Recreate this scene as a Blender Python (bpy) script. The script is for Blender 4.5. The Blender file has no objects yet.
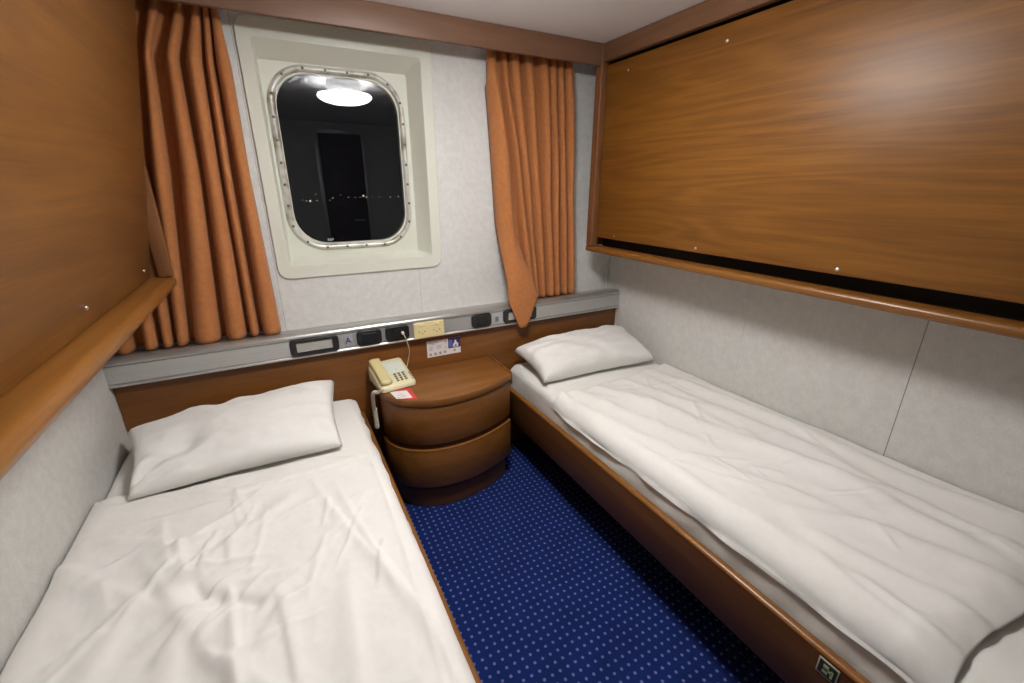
import bpy, bmesh, math, random
from mathutils import Vector, Matrix, noise
random.seed(7)
SC = bpy.context.scene
COL = SC.collection
Z0 = 0.2          # survey height of the carpet; meshes are shifted so that the carpet is z = 0
W, YW, YB, H = 2.30, 0.126, -2.90, 2.181   # room width, window wall, back wall, ceiling

# ------------------------------------------------------------------ materials
def new_mat(name):
    m = bpy.data.materials.new(name); m.use_nodes = True
    nt = m.node_tree; b = nt.nodes['Principled BSDF']
    return m, nt, b
def N(nt, t, **k):
    n = nt.nodes.new(t)
    for a, v in k.items(): setattr(n, a, v)
    return n
def flat(name, col, rough=.5, metal=0, spec=.5, bump=0, bscale=200):
    m, nt, b = new_mat(name)
    b.inputs['Base Color'].default_value = (*col, 1); b.inputs['Roughness'].default_value = rough
    b.inputs['Metallic'].default_value = metal; b.inputs['Specular IOR Level'].default_value = spec
    if bump:
        tc = N(nt, 'ShaderNodeTexCoord'); no = N(nt, 'ShaderNodeTexNoise'); no.inputs['Scale'].default_value = bscale
        bp = N(nt, 'ShaderNodeBump'); bp.inputs['Strength'].default_value = bump; bp.inputs['Distance'].default_value = .002
        nt.links.new(tc.outputs['Object'], no.inputs['Vector']); nt.links.new(no.outputs['Fac'], bp.inputs['Height'])
        nt.links.new(bp.outputs['Normal'], b.inputs['Normal'])
    return m
def ramp(nt, stops):
    r = N(nt, 'ShaderNodeValToRGB'); e = r.color_ramp.elements
    while len(e) < len(stops): e.new(.5)
    for i, (p, c) in enumerate(stops): e[i].position = p; e[i].color = (*c, 1)
    return r
def wood(name, light, dark, axis='y', rough=.42, figure=9.0, off=(0, 0, 0), spec=.45):
    m, nt, b = new_mat(name)
    L = nt.links.new
    tc = N(nt, 'ShaderNodeTexCoord')
    mp = N(nt, 'ShaderNodeMapping')
    s = {'x': (.6, 7, 7), 'y': (7, .6, 7), 'z': (7, 7, .6)}[axis]
    mp.inputs['Scale'].default_value = s; mp.inputs['Location'].default_value = off
    L(tc.outputs['Object'], mp.inputs['Vector'])
    n1 = N(nt, 'ShaderNodeTexNoise'); n1.inputs['Scale'].default_value = 1.0; n1.inputs['Detail'].default_value = 2.5
    n1.inputs['Roughness'].default_value = .45; n1.inputs['Distortion'].default_value = .25
    L(mp.outputs['Vector'], n1.inputs['Vector'])
    mu = N(nt, 'ShaderNodeMath', operation='MULTIPLY'); mu.inputs[1].default_value = figure * 6.283
    L(n1.outputs['Fac'], mu.inputs[0])
    si = N(nt, 'ShaderNodeMath', operation='SINE'); L(mu.outputs[0], si.inputs[0])
    # fine pores drawn out along the grain
    mp2 = N(nt, 'ShaderNodeMapping')
    mp2.inputs['Scale'].default_value = {'x': (6, 160, 160), 'y': (160, 6, 160), 'z': (160, 160, 6)}[axis]
    L(tc.outputs['Object'], mp2.inputs['Vector'])
    n2 = N(nt, 'ShaderNodeTexNoise'); n2.inputs['Scale'].default_value = 1; n2.inputs['Detail'].default_value = 3
    L(mp2.outputs['Vector'], n2.inputs['Vector'])
    mp3 = N(nt, 'ShaderNodeMapping')
    mp3.inputs['Scale'].default_value = {'x': (.9, 11, 11), 'y': (11, .9, 11), 'z': (11, 11, .9)}[axis]
    mp3.inputs['Location'].default_value = off
    L(tc.outputs['Object'], mp3.inputs['Vector'])
    n3 = N(nt, 'ShaderNodeTexNoise'); n3.inputs['Scale'].default_value = 1; n3.inputs['Detail'].default_value = 4
    L(mp3.outputs['Vector'], n3.inputs['Vector'])
    a1 = N(nt, 'ShaderNodeMath', operation='MULTIPLY_ADD'); a1.inputs[1].default_value = .105; a1.inputs[2].default_value = -.07
    L(si.outputs[0], a1.inputs[0])
    a2 = N(nt, 'ShaderNodeMath', operation='MULTIPLY_ADD'); a2.inputs[1].default_value = .45
    L(n3.outputs['Fac'], a2.inputs[0]); L(a1.outputs[0], a2.inputs[2])
    a3 = N(nt, 'ShaderNodeMath', operation='MULTIPLY_ADD'); a3.inputs[1].default_value = .62
    L(n2.outputs['Fac'], a3.inputs[0]); L(a2.outputs[0], a3.inputs[2])
    r = ramp(nt, [(.08, dark), (.86, light)]); L(a3.outputs[0], r.inputs['Fac'])
    L(r.outputs['Color'], b.inputs['Base Color'])
    b.inputs['Roughness'].default_value = rough; b.inputs['Specular IOR Level'].default_value = spec
    bp = N(nt, 'ShaderNodeBump'); bp.inputs['Strength'].default_value = .06; bp.inputs['Distance'].default_value = .001
    L(n2.outputs['Fac'], bp.inputs['Height']); L(bp.outputs['Normal'], b.inputs['Normal'])
    return m
WL, WD = (.285, .116, .016), (.132, .046, .006)
M = {}
M['wood_y'] = wood('wood_grain_along_berth', WL, WD, 'y', .42, 9, spec=.42)
M['wood_y2'] = wood('wood_grain_left_berth', (.245, .099, .016), (.108, .038, .006), 'y', .45, 8, off=(3, 2.7, 1))
M['wood_x'] = wood('wood_grain_headboard', (.25, .096, .019), (.130, .042, .007), 'x', .36, 5)
M['wood_bed_shaded'] = wood('wood_bed_side_shaded', (.150, .062, .020), (.080, .028, .008), 'y', .42, 4)  # side boards' dimness under grazing lamp light is put into this darker colour
M['wood_z'] = wood('wood_grain_post', (.27, .115, .045), (.14, .055, .018), 'z', .4)
M['wood_edge'] = wood('wood_edge_lipping', (.29, .120, .026), (.17, .064, .011), 'y', .3, 4)
M['wood_trim'] = wood('wood_cornice', (.21, .105, .060), (.125, .060, .032), 'x', .45, 5)
M['wood_trim_y'] = wood('wood_cornice_side', (.20, .095, .046), (.115, .052, .022), 'y', .45, 5)
M['wood_ns'] = wood('wood_nightstand', (.29, .120, .030), (.155, .055, .011), 'x', .33, 4, off=(1, 5, 2))
M['dark_wood'] = wood('dark_stained_wood', (.12, .045, .015), (.05, .018, .006), 'x', .5)
M['black'] = flat('black_plastic', (.012, .013, .014), .38)
M['black2'] = flat('black_plastic_inner', (.006, .006, .007), .5)
M['dark'] = flat('dark_interior_shade', (.01, .009, .008), .8)  # near-black colour stands for the shade inside the right berth
M['steel'] = flat('bright_screw', (.75, .73, .7), .3, 1)
M['lens'] = flat('reading_lamp_lens', (.42, .41, .37), .35)
M['cream'] = flat('cream_plastic', (.80, .68, .36), .4)
M['ivory'] = flat('ivory_phone_plastic', (.72, .66, .43), .35)
M['handset'] = flat('yellowed_handset_plastic', (.66, .56, .28), .33)
M['panel'] = flat('pale_phone_panel', (.66, .70, .62), .4)
M['key'] = flat('dark_key', (.12, .13, .12), .5)
M['cord'] = flat('pale_cord', (.68, .64, .52), .5)
M['casing'] = flat('window_casing_cream', (.68, .69, .60), .38, bump=.03, bscale=40)
M['paper'] = flat('white_paper', (.80, .76, .74), .6)
M['red'] = flat('red_card', (.62, .05, .05), .5)
M['blue'] = flat('blue_print', (.02, .025, .16), .5)
M['blue2'] = flat('pale_blue_print', (.10, .14, .42), .5)
M['grey_print'] = flat('grey_print', (.36, .32, .36), .6)
M['maroon'] = flat('maroon_print', (.10, .01, .05), .5)
M['badge'] = flat('badge_green', (.42, .50, .30), .5)
M['badge_dark'] = flat('badge_dark', (.03, .035, .02), .5)
M['badge_edge'] = flat('badge_edge', (.50, .47, .40), .5)
M['letter'] = flat('letter_print', (.015, .018, .03), .5)
M['letter_plate'] = flat('letter_plate', (.33, .35, .39), .4)
M['glassmark'] = flat('etched_mark', (.55, .57, .55), .7)
M['ceiling'] = flat('ceiling_grey_white', (.82, .82, .83), .5, bump=.02, bscale=90)
M['lamp_base'] = flat('lamp_base_grey', (.35, .35, .36), .4)
M['dark_floor_gap'] = flat('shadow_gap', (.02, .015, .01), .8)

def metal(name, col, rough):
    m, nt, b = new_mat(name); L = nt.links.new
    b.inputs['Metallic'].default_value = .75; b.inputs['Roughness'].default_value = rough
    tc = N(nt, 'ShaderNodeTexCoord'); mp = N(nt, 'ShaderNodeMapping'); mp.inputs['Scale'].default_value = (3, 300, 300)
    no = N(nt, 'ShaderNodeTexNoise'); no.inputs['Scale'].default_value = 1
    L(tc.outputs['Object'], mp.inputs['Vector']); L(mp.outputs['Vector'], no.inputs['Vector'])
    r = ramp(nt, [(.3, tuple(c * .9 for c in col)), (.7, col)]); L(no.outputs['Fac'], r.inputs['Fac']); L(r.outputs['Color'], b.inputs['Base Color'])
    return m
M['alu'] = metal('brushed_aluminium', (.58, .58, .57), .42)
M['alu_cap'] = metal('aluminium_cap', (.52, .51, .49), .33)
def ring_metal():
    m, nt, b = new_mat('weathered_window_ring'); L = nt.links.new
    tc = N(nt, 'ShaderNodeTexCoord'); no = N(nt, 'ShaderNodeTexNoise'); no.inputs['Scale'].default_value = 14; no.inputs['Detail'].default_value = 5
    L(tc.outputs['Object'], no.inputs['Vector'])
    r = ramp(nt, [(.34, (.30, .26, .20)), (.48, (.58, .57, .52)), (.75, (.72, .71, .67))]); L(no.outputs['Fac'], r.inputs['Fac'])
    L(r.outputs['Color'], b.inputs['Base Color']); b.inputs['Metallic'].default_value = .25; b.inputs['Roughness'].default_value = .36
    return m
M['ring'] = ring_metal()

def wallpaper(name, axis, seams, col=(.62, .615, .585)):
    """Pale woven wall laminate with fine mottling and the dark joints between its sheets."""
    m, nt, b = new_mat(name); L = nt.links.new
    tc = N(nt, 'ShaderNodeTexCoord')
    n1 = N(nt, 'ShaderNodeTexNoise'); n1.inputs['Scale'].default_value = 160; n1.inputs['Detail'].default_value = 4
    n2 = N(nt, 'ShaderNodeTexNoise'); n2.inputs['Scale'].default_value = 38; n2.inputs['Detail'].default_value = 3
    L(tc.outputs['Object'], n1.inputs['Vector']); L(tc.outputs['Object'], n2.inputs['Vector'])
    ad = N(nt, 'ShaderNodeMath', operation='ADD'); L(n1.outputs['Fac'], ad.inputs[0]); L(n2.outputs['Fac'], ad.inputs[1])
    r = ramp(nt, [(.75, tuple(c * .92 for c in col)), (1.0, tuple(min(1, c * 1.04) for c in col))])
    hf = N(nt, 'ShaderNodeMath', operation='MULTIPLY'); hf.inputs[1].default_value = 1; L(ad.outputs[0], hf.inputs[0])
    mr = N(nt, 'ShaderNodeMapRange'); mr.inputs['From Min'].default_value = .7; mr.inputs['From Max'].default_value = 1.3
    L(hf.outputs[0], mr.inputs['Value']); L(mr.outputs['Result'], r.inputs['Fac'])
    r.color_ramp.elements[0].position = .15; r.color_ramp.elements[1].position = .85
    out = r.outputs['Color']
    sx = N(nt, 'ShaderNodeSeparateXYZ'); L(tc.outputs['Object'], sx.inputs['Vector'])
    for (p, w, k) in seams:
        c = N(nt, 'ShaderNodeMath', operation='COMPARE'); c.inputs[1].default_value = p; c.inputs[2].default_value = w
        L(sx.outputs[axis], c.inputs[0])
        mx = N(nt, 'ShaderNodeMixRGB'); mx.inputs['Color2'].default_value = tuple(k * q for q in col) + (1,)
        L(c.outputs[0], mx.inputs['Fac']); L(out, mx.inputs['Color1']); out = mx.outputs['Color']
    L(out, b.inputs['Base Color']); b.inputs['Roughness'].default_value = .55; b.inputs['Specular IOR Level'].default_value = .3
    bp = N(nt, 'ShaderNodeBump'); bp.inputs['Strength'].default_value = .12; bp.inputs['Distance'].default_value = .001
    L(n1.outputs['Fac'], bp.inputs['Height']); L(bp.outputs['Normal'], b.inputs['Normal'])
    return m
M['wall_r'] = wallpaper('wall_laminate_right', 'Y', [(-.782, .0009, .8), (-1.358, .0014, .33), (-1.935, .0014, .4)])
M['wall_l'] = wallpaper('wall_laminate_left', 'Y', [(-.205, .0007, .85), (-1.358, .0014, .5)])
M['wall_w'] = wallpaper('wall_laminate_window', 'X', [(.577, .0010, .55), (1.170, .0010, .62), (1.747, .001, .6)], (.68, .68, .655))
M['wall_b'] = wallpaper('wall_laminate_back', 'X', [(.577, .001, .55)])

def cloth(name, col, bump=.1, scale=900, rough=.85, mott=0.012):
    m, nt, b = new_mat(name); L = nt.links.new
    tc = N(nt, 'ShaderNodeTexCoord')
    n1 = N(nt, 'ShaderNodeTexNoise'); n1.inputs['Scale'].default_value = scale
    n2 = N(nt, 'ShaderNodeTexNoise'); n2.inputs['Scale'].default_value = 60; n2.inputs['Detail'].default_value = 4
    L(tc.outputs['Object'], n1.inputs['Vector']); L(tc.outputs['Object'], n2.inputs['Vector'])
    r = ramp(nt, [(.3, tuple(c * (1 - mott) for c in col)), (.7, tuple(min(1, c * (1 + mott)) for c in col))]); L(n2.outputs['Fac'], r.inputs['Fac'])
    L(r.outputs['Color'], b.inputs['Base Color']); b.inputs['Roughness'].default_value = rough
    b.inputs['Specular IOR Level'].default_value = .15; b.inputs['Sheen Weight'].default_value = .12
    bp = N(nt, 'ShaderNodeBump'); bp.inputs['Strength'].default_value = bump; bp.inputs['Distance'].default_value = .0008
    L(n1.outputs['Fac'], bp.inputs['Height']); L(bp.outputs['Normal'], b.inputs['Normal'])
    return m
M['curtain'] = cloth('orange_curtain_cloth', (.46, .178, .060), .2, 700, .8, .08)
M['sheet'] = cloth('white_sheet', (.80, .785, .745), .05)
M['duvet'] = cloth('white_duvet_cotton', (.82, .805, .77), .05)
M['pillow'] = cloth('white_pillowcase', (.82, .81, .78), .05)

def carpet():
    m, nt, b = new_mat('blue_dotted_carpet'); L = nt.links.new
    tc = N(nt, 'ShaderNodeTexCoord')
    mp = N(nt, 'ShaderNodeMapping'); P = .02786
    mp.inputs['Scale'].default_value = (1 / P, 1 / P, 0); mp.inputs['Location'].default_value = (.5 - (1.207 / P) % 1, .5 - (-.899 / P) % 1, 0)
    L(tc.outputs['Object'], mp.inputs['Vector'])
    fr = N(nt, 'ShaderNodeVectorMath', operation='FRACTION'); L(mp.outputs['Vector'], fr.inputs[0])
    su = N(nt, 'ShaderNodeVectorMath', operation='SUBTRACT'); su.inputs[1].default_value = (.5, .5, 0); L(fr.outputs['Vector'], su.inputs[0])
    le = N(nt, 'ShaderNodeVectorMath', operation='LENGTH'); L(su.outputs['Vector'], le.inputs[0])
    nz = N(nt, 'ShaderNodeTexNoise'); nz.inputs['Scale'].default_value = 420; nz.inputs['Detail'].default_value = 2; L(tc.outputs['Object'], nz.inputs['Vector'])
    jt = N(nt, 'ShaderNodeMath', operation='MULTIPLY_ADD'); jt.inputs[1].default_value = .16; L(nz.outputs['Fac'], jt.inputs[0]); L(le.outputs['Value'], jt.inputs[2])
    r = ramp(nt, [(.205, (.17, .21, .46)), (.275, (.010, .024, .135))]); L(jt.outputs[0], r.inputs['Fac'])
    nb = N(nt, 'ShaderNodeTexNoise'); nb.inputs['Scale'].default_value = 9; nb.inputs['Detail'].default_value = 6; L(tc.outputs['Object'], nb.inputs['Vector'])
    mx = N(nt, 'ShaderNodeMixRGB', blend_type='MULTIPLY'); mx.inputs['Fac'].default_value = .5
    r2 = ramp(nt, [(.3, (.6, .6, .6)), (.7, (1, 1, 1))]); L(nb.outputs['Fac'], r2.inputs['Fac'])
    L(r.outputs['Color'], mx.inputs['Color1']); L(r2.outputs['Color'], mx.inputs['Color2']); L(mx.outputs['Color'], b.inputs['Base Color'])
    b.inputs['Roughness'].default_value = .95; b.inputs['Specular IOR Level'].default_value = .1
    bp = N(nt, 'ShaderNodeBump'); bp.inputs['Strength'].default_value = .5; bp.inputs['Distance'].default_value = .003
    L(nz.outputs['Fac'], bp.inputs['Height']); L(bp.outputs['Normal'], b.inputs['Normal'])
    return m
M['carpet'] = carpet()
def glass():
    m, nt, b = new_mat('window_glass')
    b.inputs['Base Color'].default_value = (.92, .95, .94, 1); b.inputs['Transmission Weight'].default_value = 1
    b.inputs['Roughness'].default_value = 0; b.inputs['IOR'].default_value = 1.52
    return m
M['glass'] = glass()
def emit(name, col, s):
    m, nt, b = new_mat(name)
    b.inputs['Base Color'].default_value = (*col, 1); b.inputs['Emission Color'].default_value = (*col, 1); b.inputs['Emission Strength'].default_value = s
    return m
LAMP = 26.0
M['lamp'] = emit('glowing_opal_lens', (1.0, .985, .96), LAMP)
M['shore'] = emit('distant_light', (1.0, .86, .62), .35)

# ------------------------------------------------------------------ mesh builder (survey frame, absolute coordinates)
class MB:
    def __init__(s): s.v = []; s.f = []
    def add(s, vs, fs):
        n = len(s.v); s.v += [tuple(v) for v in vs]; s.f += [tuple(i + n for i in f) for f in fs]; return s
    def box(s, x0, x1, y0, y1, z0, z1, bev=0, seg=2):
        bm = bmesh.new(); bmesh.ops.create_cube(bm, size=1)
        for v in bm.verts: v.co = Vector((x0 + (v.co.x + .5) * (x1 - x0), y0 + (v.co.y + .5) * (y1 - y0), z0 + (v.co.z + .5) * (z1 - z0)))
        if bev: bmesh.ops.bevel(bm, geom=bm.edges[:], offset=bev, segments=seg, affect='EDGES', profile=.5)
        bm.verts.index_update(); s.add([v.co[:] for v in bm.verts], [[v.index for v in f.verts] for f in bm.faces]); bm.free(); return s
    def loft(s, loops, close0=False, close1=False, ring=True):
        n = len(loops[0]); vs = [p for l in loops for p in l]; fs = []
        for i in range(len(loops) - 1):
            for j in range(n if ring else n - 1):
                k = (j + 1) % n; fs.append((i * n + j, i * n + k, (i + 1) * n + k, (i + 1) * n + j))
        if close0: fs.append(tuple(reversed(range(n))))
        if close1: fs.append(tuple(range((len(loops) - 1) * n, len(loops) * n)))
        return s.add(vs, fs)
    def prism_z(s, outline, z0, z1, bev=0):
        """Upright slab of a plan outline with softened top and bottom edges."""
        if not bev: return s.loft([[(x, y, z) for x, y in outline] for z in (z0, z1)], True, True)
        ins = offset(outline, -bev)
        mid = offset(outline, -bev * .3)
        L = [[(x, y, z0) for x, y in ins], [(x, y, z0 + bev * .3) for x, y in mid], [(x, y, z0 + bev) for x, y in outline],
             [(x, y, z1 - bev) for x, y in outline], [(x, y, z1 - bev * .3) for x, y in mid], [(x, y, z1) for x, y in ins]]
        return s.loft(L, True, True)
    def extrude_y(s, prof, y0, y1):
        return s.loft([[(x, y, z) for x, z in prof] for y in (y0, y1)], True, True)
    def extrude_x(s, prof, x0, x1):
        return s.loft([[(x, y, z) for y, z in prof] for x in (x0, x1)], True, True)
    def tube(s, pts, r, n=8, caps=True):
        pts = [Vector(p) for p in pts]; loops = []
        up = Vector((0, 0, 1))
        t0 = (pts[1] - pts[0]).normalized()
        if abs(t0.dot(up)) > .9: up = Vector((1, 0, 0))
        a = t0.cross(up).normalized()
        for i, p in enumerate(pts):
            t = (pts[min(i + 1, len(pts) - 1)] - pts[max(i - 1, 0)]).normalized()
            a = (a - t * a.dot(t)).normalized(); b = t.cross(a)
            rr = r(i / (len(pts) - 1)) if callable(r) else r
            loops.append([tuple(p + rr * (a * math.cos(q * 2 * math.pi / n) + b * math.sin(q * 2 * math.pi / n))) for q in range(n)])
        return s.loft(loops, caps, caps)
    def lathe(s, cx, cy, prof, n=40, axis='z'):
        loops = []
        for r, h in prof:
            loops.append([(cx + r * math.cos(2 * math.pi * k / n), cy + r * math.sin(2 * math.pi * k / n), h) for k in range(n)])
        return s.loft(loops, True, True)
    def xform(s, m): s.v = [tuple(m @ Vector(v)) for v in s.v]; return s
def offset(poly, d):
    """Move a counter-clockwise plan outline outwards by d."""
    n = len(poly); out = []
    for i in range(n):
        p0, p1, p2 = Vector(poly[i - 1]), Vector(poly[i]), Vector(poly[(i + 1) % n])
        e1 = (p1 - p0).normalized(); e2 = (p2 - p1).normalized()
        n1 = Vector((e1.y, -e1.x)); n2 = Vector((e2.y, -e2.x)); b = n1 + n2
        if b.length < 1e-6: b = n1
        b.normalize(); k = d / max(.5, b.dot(n1)); out.append((p1.x + b.x * k, p1.y + b.y * k))
    return out
def rrect(x0, x1, z0, z1, r, y, n=8, sq=2.0):
    """Rounded rectangle in a wall plane (constant y)."""
    pts = []
    for cx, cz, a in ((x1 - r, z1 - r, 0), (x0 + r, z1 - r, 90), (x0 + r, z0 + r, 180), (x1 - r, z0 + r, 270)):
        for k in range(n + 1):
            t = math.radians(a + 90 * k / n); pts.append((cx + r * math.cos(t), y, cz + r * math.sin(t)))
    return pts

def prop(o, label=None, cat=None, group=None, kind=None):
    if label: o['label'] = label
    if cat: o['category'] = cat
    if group: o['group'] = group
    if kind: o['kind'] = kind
    return o
ORG = {}
def thing(name, loc, label=None, cat=None, group=None, kind=None):
    o = bpy.data.objects.new(name, None); o.empty_display_size = .05; COL.objects.link(o)
    o.location = (loc[0], loc[1], loc[2] - Z0); ORG[o] = Vector(loc)
    return prop(o, label, cat, group, kind)
def obj(name, mb, mat, parent=None, smooth=True, org=None, angle=35, fix=True):
    o_ = ORG[parent] if parent else (Vector(org) if org else Vector((0, 0, Z0)))
    me = bpy.data.meshes.new(name)
    me.from_pydata([tuple(Vector(v) - o_) for v in mb.v], [], mb.f); me.update()
    if fix:
        bm = bmesh.new(); bm.from_mesh(me); bmesh.ops.recalc_face_normals(bm, faces=bm.faces[:]); bm.to_mesh(me); bm.free()
    me.materials.append(M[mat] if isinstance(mat, str) else mat)
    if smooth:
        me.shade_smooth()
        if angle < 180: me.set_sharp_from_angle(angle=math.radians(angle))
    o = bpy.data.objects.new(name, me); COL.objects.link(o)
    if parent: o.parent = parent; ORG[o] = o_
    else: o.location = (o_.x, o_.y, o_.z - Z0); ORG[o] = o_
    return o
def struct(name, mb, mat, **k): return prop(obj(name, mb, mat, **k), kind='structure')

# ------------------------------------------------------------------ the room
struct('floor', MB().box(-.06, W + .06, YB - .06, YW + .18, Z0 - .06, Z0), 'carpet', smooth=False)
struct('ceiling', MB().box(-.06, W + .06, YB - .06, YW + .18, H, H + .05), 'ceiling', smooth=False)
struct('wall_left', MB().box(-.05, 0, YB - .06, YW, Z0, H), 'wall_l', smooth=False)
struct('wall_right', MB().box(W, W + .05, YB - .06, YW, Z0, H), 'wall_r', smooth=False)
wx0, wx1, wz0, wz1 = .610, 1.258, 1.243, 2.098
w = MB()
w.box(-.05, wx0, YW, YW + .12, Z0, H); w.box(wx1, W + .05, YW, YW + .12, Z0, H)
w.box(wx0, wx1, YW, YW + .12, Z0, wz0); w.box(wx0, wx1, YW, YW + .12, wz1, H)
struct('wall_window', w, 'wall_w', smooth=False)
dx0, dx1, dz1 = 1.13, 1.56, 2.085
w = MB(); w.box(0, dx0, YB - .06, YB, Z0, H); w.box(dx1, W, YB - .06, YB, Z0, H); w.box(dx0, dx1, YB - .06, YB, dz1, H)
struct('wall_back', w, 'wall_b', smooth=False)
d = thing('door_1', (1.345, YB, Z0), kind='structure')
obj('door_leaf', MB().box(dx0 + .004, dx1 - .004, YB - .05, YB - .012, Z0 + .004, dz1 - .004, .003), 'dark_wood', d)
fr = MB(); fr.box(dx0 - .045, dx0 + .004, YB - .0, YB + .018, Z0, dz1 + .045, .004); fr.box(dx1 - .004, dx1 + .045, YB, YB + .018, Z0, dz1 + .045, .004); fr.box(dx0 + .004, dx1 - .004, YB, YB + .018, dz1 - .004, dz1 + .045, .004)
obj('door_frame', fr, 'alu', d)
obj('door_handle', MB().tube([(1.50, YB - .012, 1.22), (1.50, YB + .04, 1.22), (1.49, YB + .05, 1.22), (1.40, YB + .05, 1.22)], .009), 'alu', d)
# corner bead and cornices
struct('trim_1', MB().tube([(W - .006, YW - .006, Z0 + .83), (W - .006, YW - .006, H)], .006, 8), M['wall_w'])
def plank_profile(a0, a1, z0, z1, r=.006):
    pts = []
    for ca, cz, s in ((a1 - r, z1 - r, 0), (a0 + r, z1 - r, 90), (a0 + r, z0 + r, 180), (a1 - r, z0 + r, 270)):
        for k in range(5):
            t = math.radians(s + 22.5 * k); pts.append((ca + r * math.cos(t), cz + r * math.sin(t)))
    return pts
YV, ZV = -.0505, 2.0930
struct('trim_2', MB().extrude_x(plank_profile(YV, YV + .020, ZV, H, .003), .272, 2.032), 'wood_trim')       # pelmet board under the ceiling
XP = 2.035
struct('trim_3', MB().extrude_y(plank_profile(XP, XP + .03, 2.107, H, .004), -2.17, -.0535), 'wood_trim_y')   # cornice over the right berth

# ------------------------------------------------------------------ window
win = thing('window_1', (.934, YW, 1.216), kind='structure')
yb = .214
L = [rrect(.5843, 1.283, 1.2161, 2.1326, .045, YW + .0005), rrect(.5843, 1.283, 1.2161, 2.1326, .045, YW - .005), rrect(.5873, 1.280, 1.2191, 2.1296, .043, YW - .009),
     rrect(.629, 1.2365, 1.2675, 2.0705, .012, YW - .009), rrect(.631, 1.2345, 1.2695, 2.0685, .012, YW - .007),
     rrect(.6415, 1.197, 1.286, 2.0245, .010, yb - .001), rrect(.6425, 1.196, 1.287, 2.0235, .010, yb),
     rrect(.682, 1.150, 1.344, 1.990, .125, yb), rrect(.682, 1.150, 1.344, 1.990, .125, yb + .03)]
obj('window_casing', MB().loft(L), 'casing', win, angle=22)
rx = (.650, 1.179, 1.313, 2.020); gx = (.680, 1.154, 1.341, 1.993)
L = []
for k in range(9):
    t = k / 8; a = math.pi * t
    q = [rx[i] + (gx[i] - rx[i]) * t for i in range(4)]
    L.append(rrect(*q, .150 + (.118 - .150) * t, yb - .0005 - .013 * math.sin(a) ** .7, 10))
L.append(rrect(*gx, .118, yb + .02, 10))
ring = obj('window_ring', MB().loft(L), 'ring', win, angle=60)
ctr = rrect(.665, 1.1665, 1.327, 2.0065, .134, yb - .0125, 60)
acc = [0]
for i in range(len(ctr)): acc.append(acc[-1] + (Vector(ctr[i]) - Vector(ctr[(i + 1) % len(ctr)])).length)
for k in range(26):
    t = (k + .5) / 26 * acc[-1]
    i = max(j for j in range(len(ctr)) if acc[j] <= t); f = (t - acc[i]) / max(1e-9, acc[i + 1] - acc[i])
    p = Vector(ctr[i]).lerp(Vector(ctr[(i + 1) % len(ctr)]), f)
    mb = MB().lathe(0, 0, [(.0001, .0045), (.0035, .004), (.0055, .0015), (.0055, -.001)], 10)
    mb.xform(Matrix.Translation(p) @ Matrix.Rotation(math.pi / 2, 4, 'X'))
    obj('ring_screw', mb, flat('screw_brown', (.16, .13, .09), .45, .5) if k == 0 else bpy.data.materials['screw_brown'], win)
obj('window_pane', MB().loft([rrect(.676, 1.158, 1.337, 1.997, .12, yb + .004, 10), rrect(.676, 1.158, 1.337, 1.997, .12, yb + .012, 10)], True, True), 'glass', win, smooth=False)
def text(name, s, size, loc, rot, mat, parent=None, org=None, extrude=.0004):
    c = bpy.data.curves.new(name, 'FONT'); c.body = s; c.size = size; c.extrude = extrude; c.align_x = 'CENTER'; c.align_y = 'CENTER'
    c.materials.append(M[mat]); o = bpy.data.objects.new(name, c); COL.objects.link(o)
    me = bpy.data.meshes.new_from_object(o); bpy.data.objects.remove(o)
    m = Matrix.Translation(Vector(loc)) @ rot.to_4x4()
    mb = MB().add([m @ v.co for v in me.vertices], [tuple(p.vertices) for p in me.polygons])
    return obj(name, mb, mat, parent, smooth=False, fix=False)
RX = Matrix.Rotation(math.pi / 2, 3, 'X')           # upright, facing the room (-Y)
text('etched_mark', 'B&F', .016, (.811, yb + .0030, 1.357), RX, 'glassmark', win)

# shore lights far out in the dark, seen through the glass
SH = [(3.9, -.28), (6.6, -1.30), (7.3, -1.45), (8.0, -1.48), (9.3, -1.42), (9.2, -.2), (11.8, -1.4), (12.4, -.95), (14.0, -.35), (15.5, -.85), (16.9, -.90), (17.9, -.88), (18.6, -.60), (19.2, -.86), (20.3, -.80), (22.0, -.84), (24.3, -.9), (26.1, -.86)]
sl = None
for i, (x, z) in enumerate(SH):
    r = .06 + .07 * random.random()
    if i in (3, 12): r = .2
    if sl is None:
        bm = bmesh.new(); bmesh.ops.create_icosphere(bm, subdivisions=1, radius=1); bm.verts.index_update()
        mb = MB().add([v.co[:] for v in bm.verts], [[v.index for v in f.verts] for f in bm.faces]); bm.free()
        sl = obj('shore_light', mb, 'shore', org=(0, 0, 0)); o = sl
        prop(o, 'tiny distant light glowing in the dark outside the cabin window', 'light', 'distant shore lights through the window')
    else:
        o = sl.copy(); COL.objects.link(o)
    o.location = (x, 100, z - Z0); o.scale = (r, r, r)

# ------------------------------------------------------------------ ceiling lamp
lc = (1.118, -.875)
lamp = thing('ceiling_lamp', (lc[0], lc[1], H), 'round opal ceiling lamp glowing in the middle of the ceiling, mirrored in the window', 'lamp')
obj('lamp_base', MB().lathe(*lc, [(.098, H), (.102, H - .004), (.102, H - .062), (.098, H - .064)], 48), 'lamp_base', lamp)
prof = [(.098, H - .064), (.135, H - .067), (.155, H - .072), (.161, H - .079)]
for k in range(1, 9):
    a = k / 8 * math.pi / 2; prof.append((.161 * math.cos(a) + .0005, H - .079 - .048 * math.sin(a)))
obj('lamp_lens', MB().lathe(*lc, prof, 56), 'lamp', lamp, angle=180)

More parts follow.
